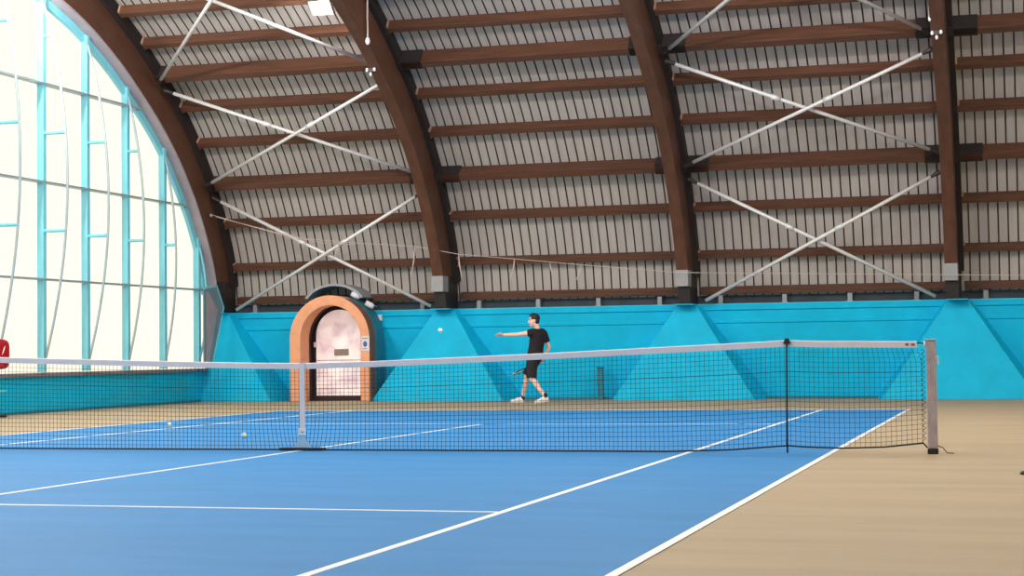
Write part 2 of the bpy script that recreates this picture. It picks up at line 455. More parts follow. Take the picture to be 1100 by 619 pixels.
for z in (2.41, 4.17, 5.96, 7.74):
    K = INN - NOR*0.1; yy = float(np.interp(-z, -K[:, 1], K[:, 0]))
    MB().box((XW-0.03, -yy, z-0.017), (XW+0.125, yy, z+0.017)).build('transom', M['transom'], win)
# solid grey casing between the last mullion and the corner
XC = -9.445
pr = [(16.86, 0.74), (17.20, 0.74), (17.80, 2.04), (17.46, 2.50), (16.86, 2.42)]
MB().loft([[(XC-0.03, y, z) for y, z in pr], [(XC, y, z) for y, z in pr]]).build('infill_panel', M['panel'], win)
b = MB()
for (p, q) in ((pr[1], pr[2]), (pr[2], pr[3]), (pr[4], pr[3])): b.tube([(XC-0.01, *p), (XC-0.01, *q)], 0.026, 6)
b.build('infill_edge', M['cyan'], win)
pr2 = [(16.95, 0.80), (17.05, 0.80), (17.48, 1.98), (17.05, 2.36), (16.95, 2.36)]
MB().loft([[(XC-0.001, y, z) for y, z in pr2], [(XC+0.012, y, z) for y, z in pr2]]).build('infill_inset', M['lit_soffit_stand_in'], win)

# low wall under the window
b = MB(); b.box((XL-0.35, -18.3, 0), (XL, 18.3, 0.66)); tag(b.build('wall_left', M['wall']), kind='structure')
b = MB(); b.box((XL-0.35, -18.2, 0.66), (XL+0.09, 17.75, 0.72)); tag(b.build('trim_3', M['sill']), kind='structure')
b = MB(); b.box((XL, -18.2, 0.0), (XL+0.015, 17.5, 0.05)); tag(b.build('baseboard_left', M['conduit']), kind='structure')

# right gable (out of the picture): the same kind of window
win2 = struct_root('window_2'); win2.location = (XR, 0, 0)
b = MB()
for y0, y1 in zip(ys[:-1], ys[1:]):
    b.add([(XR+0.05, y0, 0.70), (XR+0.05, y1, 0.70), (XR+0.05, y1, z_in(y1, 0.9)), (XR+0.05, y0, z_in(y0, 0.9))], [(0, 1, 2, 3)])
b.build('glazing', M['glaze'], win2)
b = MB()
for y in [-17.05 + 3.1*k for k in range(12)]: b.box((XR-0.1, y-0.05, 0.7), (XR, y+0.05, z_in(y)))
b.build('mullion', M['cyan'], win2)
b = MB(); b.box((XR, -18.9, 0), (XR+0.35, 18.9, 0.7)); tag(b.build('wall_right', M['wall']), kind='structure')

# ------------------------------------------------------------------ arched doorway
por = thing('arched_doorway', 'orange rounded arch doorway with a weathered white door', 'doorway', (-6.74, 17.2, 0))
def arch_ring(cx, hw, zt, n=28, z0=0.0):
    """outline of a round-headed opening from left foot over the top to the right foot"""
    zs = zt - hw*1.02; pts = [(cx-hw, z0), (cx-hw, z0 + (zs-z0)*0.5)]
    for t in np.linspace(math.pi, 0, n): pts.append((cx + hw*math.cos(t), zs + hw*1.02*math.sin(t)))
    pts += [(cx+hw, z0 + (zs-z0)*0.5), (cx+hw, z0)]
    return pts
cx = -6.735
outr = arch_ring(cx, 0.905, 2.235); innr = arch_ring(cx+0.02, 0.675, 2.02)
def portal_shell(y0, y1, name, m, o=outr, n_=innr, nb=None):
    b = MB(); k = len(o); nb = nb or n_
    vs = [(x, y0, z) for x, z in o] + [(x, y0, z) for x, z in n_] + [(x, y1, z) for x, z in o] + [(x, y1, z) for x, z in nb]
    fs = []
    for i in range(k-1):
        fs += [(i, i+1, k+i+1, k+i), (2*k+i+1, 2*k+i, 3*k+i, 3*k+i+1), (i+1, i, 2*k+i, 2*k+i+1), (k+i, k+i+1, 3*k+i+1, 3*k+i)]
    fs += [(0, k, 3*k, 2*k), (k-1, 2*k-1, 4*k-1, 3*k-1)]
    b.add(vs, fs); return b.build(name, m, por, bevel=0.02)
mid = arch_ring(cx+0.01, 0.79, 2.125)
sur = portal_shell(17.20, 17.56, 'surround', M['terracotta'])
sur.data.materials.append(M['terra_shade'])
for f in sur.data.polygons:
    if f.center.x + sur.location.x > -0.2 and abs(f.normal.y) < 0.3 and f.normal.x > 0.35: f.material_index = 1  # shade on the right outer faces is put in as a browner colour
portal_shell(17.561, 18.09, 'tunnel', M['conduit'], outr, mid)  # wall paint made darker here to stand for the shaded flank
portal_shell(17.562, 17.90, 'reveal', M['terracotta'], arch_ring(cx+0.01, 0.788, 2.123), innr, arch_ring(cx+0.01, 0.76, 2.09))
o2 = arch_ring(cx, 0.93, 2.20); n2 = arch_ring(cx, 0.66, 2.00)
portal_shell(17.901, 18.09, 'frame', M['doorframe'], arch_ring(cx+0.01, 0.786, 2.12), arch_ring(cx+0.01, 0.74, 2.07))
dl = arch_ring(-6.84, 0.535, 1.95, z0=0.11)
b = MB(); k = len(dl)
b.add([(x, 18.03, z) for x, z in dl] + [(x, 18.07, z) for x, z in dl],
      [tuple(range(k))] + [tuple(k+i for i in range(k))[::-1]] + [(i, i+1, k+i+1, k+i) for i in range(k-1)] + [(k-1, 0, k, 2*k-1)])
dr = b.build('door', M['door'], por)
MB().box((-6.955, 18.012, 0.965), (-6.625, 18.029, 1.105)).build('door_plate', M['plate'], dr, bevel=0.004)
MB().box((-7.42, 17.98, 1.15), (-7.355, 18.029, 1.26)).build('door_handle', M['white'], dr, bevel=0.01)
MB().box((-7.36, 18.022, 0.86), (-6.32, 18.029, 0.875)).build('door_rail', M['plate'], dr)
MB().box((-7.50, 17.95, 0.0), (-6.0, 18.10, 0.105)).build('threshold', M['doorframe'], por)
bp = arch_ring(cx, 0.80, 2.13); b = MB(); k = len(bp)
b.add([(x, 18.085, z) for x, z in bp] + [(x, 18.11, z) for x, z in bp],
      [tuple(range(k)), tuple(k+i for i in range(k))[::-1]] + [(i, i+1, k+i+1, k+i) for i in range(k-1)] + [(k-1, 0, k, 2*k-1)])
b.build('back_panel', M['doorframe'], por)
nt_ = thing('paper_notice', 'white paper notice with a blue mark on the right side of the orange doorway', 'notice', (-5.915, 17.19, 1.21))
MB().box((-6.005, 17.190, 1.06), (-5.835, 17.199, 1.37)).build('sheet', M['paper'], nt_)
b = MB(); b.ball((-5.925, 17.189, 1.20), (0.045, 0.004, 0.06), 14, 8); b.box((-5.985, 17.187, 1.31), (-5.86, 17.1895, 1.325)); b.box((-5.985, 17.187, 1.10), (-5.88, 17.1895, 1.11))
b.build('printed_mark', M['ink'], nt_)

# grey hood over the doorway, flood heads beside it, switch box with conduit
hd = thing('door_hood', 'grey curved metal hood above the orange doorway', 'hood', (-6.87, 18.0, 2.25))
b = MB(); rg = []
for t in np.linspace(math.radians(158), math.radians(22), 25):
    cy_, r0, r1 = 2.02, 0.43, 0.48
    rg.append([(-6.85 + 1.5*r*math.cos(t), y, cy_ + r*math.sin(t)) for y, r in ((17.75, r0), (17.75, r1), (18.5, r1), (18.5, r0))])
b.loft(rg); b.build('canopy', M['hood'], hd)
for sx in (-1, 1):
    MB().tube([(-6.85+sx*0.60, 18.13, 2.20), (-6.85+sx*0.62, 18.3, 2.0)], 0.02, 6).build('bracket', M['hood'], hd)
for (x, z, lab) in ((-6.36, 2.235, 'small white lamp head on the hood above the orange doorway'), (-6.04, 2.03, 'small white lamp head on the wall top right of the doorway')):
    t = thing('lamp_head', lab, 'lamp', (x, 18.0, z), 'small lamp heads by the doorway')
    MB().tube([(x-0.07, 17.72, z+0.05), (x+0.02, 17.78, z-0.01), (x+0.08, 17.80, z-0.04)], [0.055, 0.065, 0.05], 12).build('head', M['white'], t, smooth=True)
    MB().tube([(x, 17.80, z+0.02), (x, 18.2, z-0.02)], 0.015, 6).build('stem', M['hood'], t)
t = thing('switch_box', 'small white switch box with a pipe on the wall right of the orange doorway', 'switch', (-6.02, 18.0, 1.76))
MB().box((-5.985, 18.09, 1.70), (-5.895, 18.16, 1.83)).build('box', M['white'], t, bevel=0.01)
MB().tube([(-5.94, 18.14, 1.70), (-5.94, 18.14, 1.2), (-5.94, 18.20, 1.0), (-5.94, 18.26, 0.06)], 0.018, 8).build('conduit', M['conduit'], t)
t = thing('drain_pipe', 'short dark upright pipe on the blue wall right of the player', 'pipe', (-1.09, 18.0, 0))
MB().box((-1.155, 17.98, 0.0), (-1.035, 18.09, 0.64)).build('casing', M['conduit'], t, bevel=0.015)
MB().box((-1.165, 17.97, 0.641), (-1.025, 18.10, 0.665)).build('cap', M['void'], t, bevel=0.01)

# ------------------------------------------------------------------ tennis net
NX = [-6.28, -3.58, -2.43, -1.32, -0.5, 0.02, 0.8, 1.8, 2.78, 3.73, 4.5, 5.0, 5.06, 5.12, 5.4, 5.72, 6.28]
NZ = [1.065, 1.012, .977, .943, .921, .913, .927, .960, .993, 1.031, 1.062, 1.084, 1.088, 1.084, 1.074, 1.070, 1.060]
BX = [-6.28, 3.9, 4.5, 4.95, 5.06, 5.2, 5.57, 5.95, 6.31]
BZ = [0.012, 0.012, 0.03, 0.066, 0.072, 0.062, 0.05, 0.062, 0.105]
ntop = lambda x: float(np.interp(x, NX, NZ)); nbot = lambda x: float(np.interp(x, BX, BZ))
TH = 0.062
net = thing('tennis_net', 'black tennis net with white top band across the blue court', 'net', (0, 0, 0))
XE = lambda f: 6.285 + 0.04*min(1.0, f*7)            # right edge leans toward the post below the band
def pinch(x, f):
    return x - 0.10*math.exp(-((x-0.02)/0.35)**2)*((x-0.02)/0.35)*max(0, (f-0.55)/0.45)**2*1.2
b = MB(); r = 0.0023
cell = 0.046; x = -6.28
xs = []
while x < 6.30: xs.append(x); x += cell
FR = np.linspace(0, 1, 8)
for x in xs:
    zt, zb = ntop(x)-TH, nbot(x)
    e = min(1.0, max(0.0, (x-5.5)/0.78))
    b.tube([(pinch(x, f) + 0.04*e*min(1, f*7), 0.006*math.sin(7*x+5*f)*f, zt + (zb-zt)*f) for f in FR], r, 4, cap=False)
nh = 20
hx = np.linspace(-6.28, 6.292, 95)
for j in range(1, nh):
    f = j/nh; rr = r*(1.9 if j == 5 else 1.0)
    pts = []
    for x in hx:
        zt, zb = ntop(x)-TH, nbot(x); e = min(1.0, max(0.0, (x-5.5)/0.78))
        pts.append((pinch(x, f) + 0.04*e*min(1, f*7), 0.006*math.sin(7*x+5*f)*f, zt+(zb-zt)*f))
    b.tube(pts, rr, 4, cap=False)
b.build('netting', M['net'], net)
hx2 = sorted(set(list(np.round(np.arange(-6.28, 6.281, 0.08), 3)) + [5.06, 6.28]))
MB().tube([(pinch(x, 1) + 0.04*max(0.0, (x-5.9)/0.4), 0, nbot(x)) for x in hx2], 0.008, 6).build('bottom_cord', M['net'], net)
rg = []
for x in hx2:
    z = ntop(x); rg.append([(x, -0.012, z-TH), (x, -0.014, z-0.006), (x, 0, z), (x, 0.014, z-0.006), (x, 0.012, z-TH)])
hb = MB().loft(rg).build('headband', M['tape'], net)
b = MB()
for x in (6.19, 6.245): b.box((x-0.016, -0.0165, ntop(x)-0.042), (x+0.016, -0.0135, ntop(x)-0.020))
b.build('stitch_patch', M['tape_end'], hb)
# lacing between net edge and post
b = MB(); px = 6.352
b.tube([(6.28, 0, 1.045), (6.34, 0, 1.04)], 0.006, 6)
zz = np.linspace(0.985, 0.12, 19)
for k, z in enumerate(zz[:-1]):
    b.tube([(6.315, 0, z), (px, -0.012, z-0.02), (6.315, 0, zz[k+1])], 0.004, 4)
b.tube([(6.315, 0, 0.11), (6.36, -0.02, 0.06)], 0.008, 6)
b.build('lacing', M['net'], net)
b = MB()
b.loft([[(-0.010, -0.024, z), (0.050, -0.024, z), (0.050, -0.018, z), (-0.010, -0.018, z)] for z, w in ((0.915, 0.0), (0.2, 0.0))])
b.loft([[(-0.010, y, 0.913+dz) for y, dz in ((-0.024, 0), (0.024, 0), (0.024, 0.006), (-0.024, 0.006))], [(0.050, y, 0.913+dz) for y, dz in ((-0.024, 0), (0.024, 0), (0.024, 0.006), (-0.024, 0.006))]])
st = b.build('center_strap', M['tape'], net)
b = MB(); b.box((-0.022, -0.034, 0.205), (0.062, -0.0245, 0.235)); b.box((-0.022, -0.034, 0.165), (0.062, -0.0245, 0.185)); b.box((-0.018, -0.030, 0.165), (0.0, -0.0245, 0.235)); b.box((0.042, -0.030, 0.165), (0.058, -0.0245, 0.235))
b.build('buckle', M['steel'], st)
b = MB()
b.loft([[(0.0, -0.022, 0.19), (0.04, -0.022, 0.19), (0.04, -0.016, 0.19), (0.0, -0.016, 0.19)], [(-0.02, -0.026, 0.11), (0.06, -0.026, 0.11), (0.06, -0.018, 0.11), (-0.02, -0.018, 0.11)], [(-0.08, -0.03, 0.035), (0.12, -0.03, 0.035), (0.12, -0.02, 0.035), (-0.08, -0.02, 0.035)]])
b.build('strap_foot', M['strapfoot'], st)
b = MB(); b.box((-0.23, -0.07, 0.0056), (0.26, 0.05, 0.034)); b.build('anchor_plate', M['rubber'], net, bevel=0.008)

# singles stick
ss = thing('singles_stick', 'thin black stick propping the net band up between the two sidelines', 'stick', (5.06, 0, 0))
MB().tube([(5.05, -0.027, 0.006), (5.06, -0.027, 1.075)], 0.0085, 10).build('pole', M['rubber'], ss, smooth=True)
b = MB(); b.loft([[(5.025,-0.04,1.05),(5.10,-0.04,1.05),(5.10,-0.012,1.05),(5.025,-0.012,1.05)], [(5.045,-0.035,1.105),(5.08,-0.035,1.105),(5.08,-0.012,1.105),(5.045,-0.012,1.105)]])
b.build('clip', M['rubber'], ss, bevel=0.005)

# net posts
def net_post(k, lab):
    x = lambda v: k*v
    def bx(p, q): return (min(k*p[0], k*q[0]), p[1], p[2]), (max(k*p[0], k*q[0]), q[1], q[2])
    po = thing('net_post', lab, 'post', (k*6.41, 0, 0), 'net posts')
    MB().box(*bx((6.365, -0.05, 0.05), (6.455, 0.05, 1.062))).build('upright', M['post'], po, bevel=0.01)
    MB().box(*bx((6.362, -0.053, 0.0), (6.458, 0.053, 0.05))).build('base_sleeve', M['rubber'], po, bevel=0.006)
    MB().box(*bx((6.352, -0.055, 1.062), (6.462, 0.055, 1.078))).build('cap', M['post'], po, bevel=0.005)
    MB().tube([(k*6.345, -0.02, 1.03), (k*6.362, -0.02, 1.03)], 0.03, 12).build('pulley', M['white'], po)
    b = MB(); b.tube([(k*6.455, -0.01, 0.91), (k*6.474, -0.01, 0.91)], 0.014, 8); b.tube([(k*6.472, -0.01, 0.915), (k*6.474, -0.012, 0.845)], 0.007, 8); b.tube([(k*6.47, -0.012, 0.845), (k*6.485, -0.012, 0.845)], 0.008, 8)
    b.build('winding_crank', M['steel'], po)
    MB().tube([(k*6.455, 0.0, 0.075), (k*6.50, -0.01, 0.06), (k*6.54, -0.03, 0.012), (k*6.60, -0.04, 0.008)], 0.005, 6).build('loose_cord', M['rubber'], po)
net_post(1, 'weathered square metal net post on the tan floor at the right end of the net')
net_post(-1, 'square metal net post at the left end of the net, outside the picture')

# ------------------------------------------------------------------ tennis balls
def tennis_ball(c, lab):
    R = 0.0335
    o = thing('tennis_ball', lab, 'ball', c, 'tennis balls')
    MB().ball(c, R, 24, 16).build('felt', M['ball'], o, smooth=True)
    pts = []
    for t in np.linspace(0, 2*math.pi, 49):
        a, bb = 0.75, 0.25
        v = Vector((a*math.cos(t)+bb*math.cos(3*t), a*math.sin(t)-bb*math.sin(3*t), 2*math.sqrt(a*bb)*math.sin(2*t))).normalized()*(R+0.0004)
        pts.append(Vector(c) + v)
    MB().tube(pts, 0.0016, 6, cap=False).build('seam', M['seam'], o)
tennis_ball((-4.29, 5.33, 0.0372), 'pale tennis ball lying behind the net, farther left one')
tennis_ball((-1.80, 2.45, 0.0372), 'pale tennis ball lying behind the net, close to its centre strap')
tennis_ball((-1.163, 8.0, 1.34), 'pale tennis ball in the air left of the player')

# ------------------------------------------------------------------ small dark marker on the tan floor, right edge
dm_ = thing('rubber_marker', 'small black rubber marker lying on the tan floor at the right edge', 'marker', (7.27, -2.62, 0))
b = MB(); b.loft([[(7.27+rr*math.cos(t), -2.62+rr*math.sin(t), z) for t in np.linspace(0, 2*math.pi, 24, endpoint=False)] for rr, z in ((0.07, 0.0), (0.075, 0.012), (0.06, 0.026), (0.03, 0.030))])
b.build('disc', M['rubber'], dm_, smooth=True)

# ------------------------------------------------------------------ red umpire chair at the window wall
uc = thing('umpire_chair', 'red moulded chair on a stand beside the low blue wall, cut by the left edge', 'chair', (-9.45, 8.7, 0))
ys0, ys1 = 8.30, 9.05
def plate(b, out, hole, y0, y1):
    k = len(out)
    vs = [(x, y0, z) for x, z in out] + [(x, y0, z) for x, z in hole] + [(x, y1, z) for x, z in out] + [(x, y1, z) for x, z in hole]
    fs = []
    for i in range(k):
        j = (i+1) % k
        fs += [(i, j, k+j, k+i), (2*k+j, 2*k+i, 3*k+i, 3*k+j), (j, i, 2*k+i, 2*k+j), (k+i, k+j, 3*k+j, 3*k+i)]
    b.add(vs, fs)
def rounded(cx_, cz_, hx_, hz_, e, n=28):
    return [(cx_ + hx_*math.copysign(abs(math.cos(t))**e, math.cos(t)), cz_ + hz_*math.copysign(abs(math.sin(t))**e, math.sin(t))) for t in np.linspace(0, 2*math.pi, n, endpoint=False)]
MB().box((-9.73, ys0+0.055, 0.86), (-9.66, ys1-0.055, 1.30)).build('backrest', M['red'], uc, bevel=0.025)
MB().box((-9.655, ys0+0.055, 0.83), (-9.24, ys1-0.055, 0.90)).build('seat', M['red'], uc, bevel=0.025)
for y0 in (ys0, ys1-0.05):
    b = MB(); plate(b, rounded(-9.465, 1.065, 0.265, 0.255, 0.45), [(-9.30 + (px-0.0)*0.9 + pz*0.38, 1.13 + pz - px*0.2) for px, pz in rounded(0, 0, 0.026, 0.10, 0.9)], y0, y0+0.05)
    b.build('side_panel', M['red'], uc, bevel=0.012)
for (x_, y_) in ((-9.64, ys0+0.08), (-9.64, ys1-0.10), (-9.36, ys0+0.08), (-9.36, ys1-0.10)):
    MB().tube([(x_, y_, 0.036), (x_, y_, 0.829)], 0.022, 8).build('leg', M['rod'], uc)
MB().box((-9.72, ys0+0.1, 0.43), (-9.27, ys1+0.02, 0.455)).build('footrest', M['paleturq'], uc, bevel=0.006)
for y_ in (ys0+0.08, ys1-0.10):
    MB().box((-9.74, y_-0.05, 0.0), (-9.22, y_+0.05, 0.036)).build('foot_rail', M['rubber'], uc, bevel=0.006)

# ------------------------------------------------------------------ hanging cord, knob clusters, curtain wire, lamps
t = thing('hanging_cord', 'pale cord with a white weight hanging beside the arch right of the lit lamp', 'cord', (-4.24, 13.1, 6.7))
MB().tube([(-4.24, 13.10, 7.75), (-4.245, 13.10, 7.2), (-4.24, 13.10, 6.85)], 0.016, 6).build('cord', M['cord'], t)
MB().ball((-4.24, 13.10, 6.77), (0.042, 0.042, 0.075), 14, 10).build('weight', M['white'], t, smooth=True)
t = thing('hanging_cord', 'pale cord hanging at the top of the nearly upright right arch', 'cord', (5.70, 14.9, 7.2))
(yy, zz_), _ = P_at(14.0, -0.03)
MB().tube([(5.83, yy-0.03, zz_+0.6), (5.83, yy-0.03, zz_+0.1)], 0.016, 6).build('cord', M['cord'], t)
MB().ball((5.83, yy-0.03, zz_+0.06), (0.024, 0.024, 0.05), 10, 8).build('weight', M['white'], t, smooth=True)
for xc, s, lab in ((-4.50, 14.36, 'cluster of three small white knobs on the arch below the hanging cord weight'), (5.93, 14.28, 'cluster of three small white knobs on the arch above the right net post')):
    (y, z), (ny, nz_) = P_at(s, 0.0)
    t = thing('knob_cluster', lab, 'knobs', (xc, y, z), 'knob clusters on the arches')
    q = Vector((xc, y-ny*0.012, z-nz_*0.012))
    MB().box(tuple(q+Vector((-0.10, -0.012, -0.05))), tuple(q+Vector((0.10, 0.012, 0.03)))).build('bracket', M['shoe_dark'], t)
    for dx, dz in ((-0.075, 0.02), (0.0, -0.06), (0.075, 0.03)):
        MB().ball((xc+dx, y-ny*0.06, z-nz_*0.06+dz), (0.026, 0.026, 0.04), 10, 8).build('knob', M['white'], t, smooth=True)

wr = thing('curtain_wire', 'thin sagging wire with drooping cord ends, strung along the far arches', 'wire', (0, 17.4, 3))
wp = [(-9.40, 17.15, 4.02), (-8.9, 17.2, 3.86), (-7.6, 17.25, 3.48), (-6.3, 17.3, 3.34), (-4.85, 17.35, 3.22), (-3.9, 17.35, 3.03), (-2.68, 17.35, 2.90), (-1.33, 17.38, 2.75), (0.75, 17.38, 2.54), (3.3, 17.4, 2.46), (5.94, 17.4, 2.375), (7.4, 17.4, 2.33), (11.0, 17.4, 2.3)]
b = MB(); b.tube(wp, 0.006, 6); b.tube([(-9.36, 17.25, 3.98), (-8.2, 17.35, 3.66), (-7.0, 17.40, 3.36), (-6.2, 17.4, 3.30)], 0.007, 6)
b.build('wire', M['cord'], wr)
def wz(x): return float(np.interp(x, [p[0] for p in wp], [p[2] for p in wp]))
for x, dx, L in ((-6.55, -0.12, 0.34), (-4.86, -0.08, 0.62), (-3.90, 0.07, 0.50), (-2.70, -0.09, 0.40), (-1.95, 0.05, 0.26), (-1.30, -0.10, 0.30)):
    z = wz(x); y = 17.33
    MB().tube([(x, y, z), (x+dx*0.2, y, z-L*0.4), (x+dx, y, z-L)], [0.008, 0.015, 0.008], 6).build('cord_end', M['cord'], wr)
MB().ball((-9.40, 17.12, 4.0), 0.04, 10, 8).build('wire_clamp', M['shoe_grey'], wr)

def flood(loc, tilt, lab, power):
    """roof lamp: housing, lens, hanger and the light it gives off; tilt turns the lens toward the court"""
    t = thing('roof_lamp', lab, 'lamp', loc, 'roof lamps')
    x, y, z = loc; th = math.radians(-tilt)
    rg = [[(x+sx*w, y+sy*w*0.8, z+dz) for sx, sy in ((-1,-1),(1,-1),(1,1),(-1,1))] for w, dz in ((0.21, -0.03), (0.22, 0.04), (0.14, 0.10), (0.08, 0.13))]
    MB().loft(rg).build('housing', M['lamp_body'], t)
    MB().box((x-0.15, y-0.11, z-0.045), (x+0.15, y+0.11, z-0.031)).build('lens', M['lamp_on'], t)
    inv = Matrix.Rotation(-th, 3, 'X'); o = Vector(loc)
    up = Vector((0, 0.0, z_in(y, 0.6)-z)); hb_ = Vector((0, 0, 0.13))
    MB().tube([o + hb_, o + inv @ (up*0.5 + Matrix.Rotation(th, 3, 'X') @ hb_*0.5), o + inv @ up], 0.02, 8).build('hanger', M['lamp_body'], t)
    ld = bpy.data.lights.new('lamp_glow', 'POINT'); ld.energy = power; ld.color = (1.0, 0.95, 0.90); ld.shadow_soft_size = 0.17
    lo = bpy.data.objects.new('lamp_glow', ld); C.objects.link(lo); lo.parent = t; lo.location = (0, 0, -0.25)
    t.rotation_euler = (th, 0, 0)
flood((-5.12, 13.00, 7.44), 40, 'brightly lit roof lamp between two roof purlins near the top edge', 110)
for xx, w0 in ((-9.25, 1350), (-4.1, 800), (1.0, 900), (6.3, 800), (14.0, 250)):  # unseen lamps added to fill the hall and light it from the front
    for yy, f0 in ((9.5, 0.42), (4.5, 0.78), (-4.0, 0.52), (-11.5, 0.25)):
        if (xx, yy) == (-4.1, 9.5): continue
        flood((xx, yy, z_in(yy)-0.25), 20 if yy > 0 else 0, 'added unseen fill lamp high over the court', w0*f0)

# ------------------------------------------------------------------ the player
def bone(b, p, q, r0, r1, flat=None, n=None):
    p, q = Vector(p), Vector(q); L = (q-p).length
    n = n or max(3, int(L/(min(r0, r1)*0.45)))
    for i in range(n+1):
        t = i/n; r = r0 + (r1-r0)*t
        b.ball(p.lerp(q, t), (r, r, r) if flat is None else (r*flat[0], r*flat[1], r*flat[2]), 14, 8)
def chain(b, pts, rs):
    for (p, q, a, c) in zip(pts[:-1], pts[1:], rs[:-1], rs[1:]): bone(b, p, q, a, c)
def fuse(b, name, m, parent, voxel, smooth_it=6):
    ob = b.build(name, m, None, smooth=True)
    md = ob.modifiers.new('r', 'REMESH'); md.mode = 'VOXEL'; md.voxel_size = voxel; md.use_smooth_shade = True
    sm = ob.modifiers.new('s', 'SMOOTH'); sm.iterations = smooth_it; sm.factor = 0.5
    dg = bpy.context.evaluated_depsgraph_get(); ev = ob.evaluated_get(dg)
    me = bpy.data.meshes.new_from_object(ev); ob.modifiers.clear()
    old = ob.data; ob.data = me; bpy.data.meshes.remove(old)
    if not me.materials: me.materials.append(m)
    me.polygons.foreach_set('use_smooth', [True]*len(me.polygons))
    if parent is not None:
        ob.parent = parent; ob.location = -parent.location
    return ob
V = Vector
man = thing('person', 'person in black shirt and shorts swinging a racket, one arm stretched out', 'person', (-1.92, 15.8, 0))
neck, chest, waist, pelv = V((-1.815,15.80,1.445)), V((-1.80,15.80,1.26)), V((-1.835,15.80,1.06)), V((-1.87,15.80,0.93))
shL, shR = V((-1.90,15.635,1.365)), V((-1.735,15.965,1.375))
elL, wrL = V((-2.18,15.58,1.335)), V((-2.42,15.56,1.335))
elR, wrR = V((-1.635,16.02,1.085)), V((-1.76,16.02,0.885))
hpL, hpR = V((-1.90,15.715,0.90)), V((-1.85,15.89,0.90))
knL, anL = V((-1.90,15.66,0.485)), V((-1.60,15.57,0.135))
knR, anR = V((-2.09,15.97,0.515)), V((-2.185,16.02,0.105))
head = V((-1.875,15.775,1.60))
face_dir = V((-0.94, -0.34, -0.02)).normalized()
side = V((0,0,1)).cross(face_dir).normalized(); upv = face_dir.cross(side).normalized()
HM = Matrix((face_dir, side, upv)).transposed()
H = lambda f, s, u: head + face_dir*f + side*s + upv*u
b = MB()
sdir = (shL-shR).normalized()
TM = Matrix((sdir.cross(V((0,0,1))).normalized(), sdir, V((0,0,1)))).transposed()
for c, rx, ry, rz in ((chest+V((0,0,.05)), .105, .155, .12), (chest-V((0,0,.05)), .10, .14, .12), (waist, .088, .125, .13), (pelv, .10, .145, .11)):
    b.ball(c, (rx, ry, rz), 20, 12, rot=TM)
chain(b, [chest+V((0,0,.10)), neck, neck+V((-0.015,-0.005,0.07))], [.075, .056, .054])
chain(b, [chest+V((0,0,.12)), shL, shL.lerp(elL, .45), elL, elL.lerp(wrL, .35), wrL], [.07, .060, .046, .037, .039, .026])
chain(b, [chest+V((0,0,.12)), shR, shR.lerp(elR, .45), elR, elR.lerp(wrR, .35), wrR], [.07, .060, .046, .037, .039, .026])
chain(b, [pelv, hpL, hpL.lerp(knL, .4), knL], [.10, .088, .076, .052]); chain(b, [pelv, hpR, hpR.lerp(knR, .4), knR], [.10, .088, .076, .052])
def calf(kn, an, back):
    m1 = kn.lerp(an, .3) + back*0.012
    chain(b, [kn, m1, kn.lerp(an, .65), an], [.050, .055, .042, .034])
calf(knL, anL, V((.6,0,.6))); calf(knR, anR, V((1,0,0)))
for an, toe, heel in ((anL, V((-1.755,15.51,.045)), V((-1.555,15.585,.085))), (anR, V((-2.385,15.97,.055)), V((-2.165,16.03,.05)))):
    tt = heel.lerp(toe, .72); chain(b, [an, heel.lerp(toe, .12)], [.034, .026]); chain(b, [an, tt], [.034, .022]); chain(b, [heel.lerp(toe, .12), tt], [.024, .022])
# head
b.ball(H(-.012, 0, .035), (.098, .077, .098), 24, 16, rot=HM)
b.ball(H(.018, 0, -.03), (.068, .064, .085), 24, 16, rot=HM)
b.ball(H(.050, 0, -.093), (.030, .034, .026), 16, 10, rot=HM)
b.ball(H(.070, 0, .032), (.022, .050, .014), 16, 10, rot=HM)               # brow
bone(b, H(.084, 0, .018), H(.099, 0, -.020), .010, .012)                       # nose
b.ball(H(.088, 0, -.028), (.014, .017, .009), 12, 8, rot=HM)
b.ball(H(.080, 0, -.056), (.012, .024, .007), 12, 8, rot=HM); b.ball(H(.078, 0, -.067), (.012, .020, .007), 12, 8, rot=HM)
for sg in (-1, 1):
    b.ball(H(.055, sg*.040, -.012), (.024, .022, .022), 12, 8, rot=HM)
    b.ball(H(-.010, sg*.079, -.005), (.020, .010, .032), 12, 8, rot=HM)    # ear
chain(b, [neck+V((-.01,0,.03)), head+V((.01,0,-.05))], [.054, .056])
# left hand: open, palm down, five separate fingers
def hand(w, fwd, thumb, nrm, curl, sgn=1):
    fwd = fwd.normalized(); thumb = thumb.normalized(); nrm = nrm.normalized()
    pc = w + fwd*0.052
    PM = Matrix((fwd, thumb, nrm)).transposed()
    b.ball(w + fwd*0.015, (.030, .027, .020), 14, 8, rot=PM); b.ball(pc, (.048, .040, .014), 16, 10, rot=PM)
    for k, (off_, L) in enumerate(((.030, .070), (.011, .080), (-.009, .074), (-.028, .058))):
        p0 = w + fwd*0.085 + thumb*off_ ; d = (fwd + thumb*off_*1.6).normalized(); a = 0.0; p = p0; r_ = .0090
        for j, fr in enumerate((.45, .32, .23)):
            a += curl*(0.7 if j == 0 else 1.0)
            dd = d*math.cos(a) - nrm*math.sin(a); q = p + dd*L*fr
            bone(b, p, q, r_, r_-.0006, n=6); p = q; r_ -= .0006
    p = w + fwd*0.030 + thumb*0.030; d = (fwd*0.62 + thumb*0.78 - nrm*.1*(1 if curl < .4 else 4)).normalized()
    q = p + d*0.036; bone(b, p, q, .0125, .0105, n=6); bone(b, q, q + (fwd*.85 + thumb*.35 - nrm*.6*curl).normalized()*.034, .0105, .0085, n=6)
hand(wrL, wrL-elL, V((0.1,-0.7,0.5)), V((-.05,.5,.85)), 0.16)
rk_dir = V((-0.56, -0.10, -0.25)).normalized()
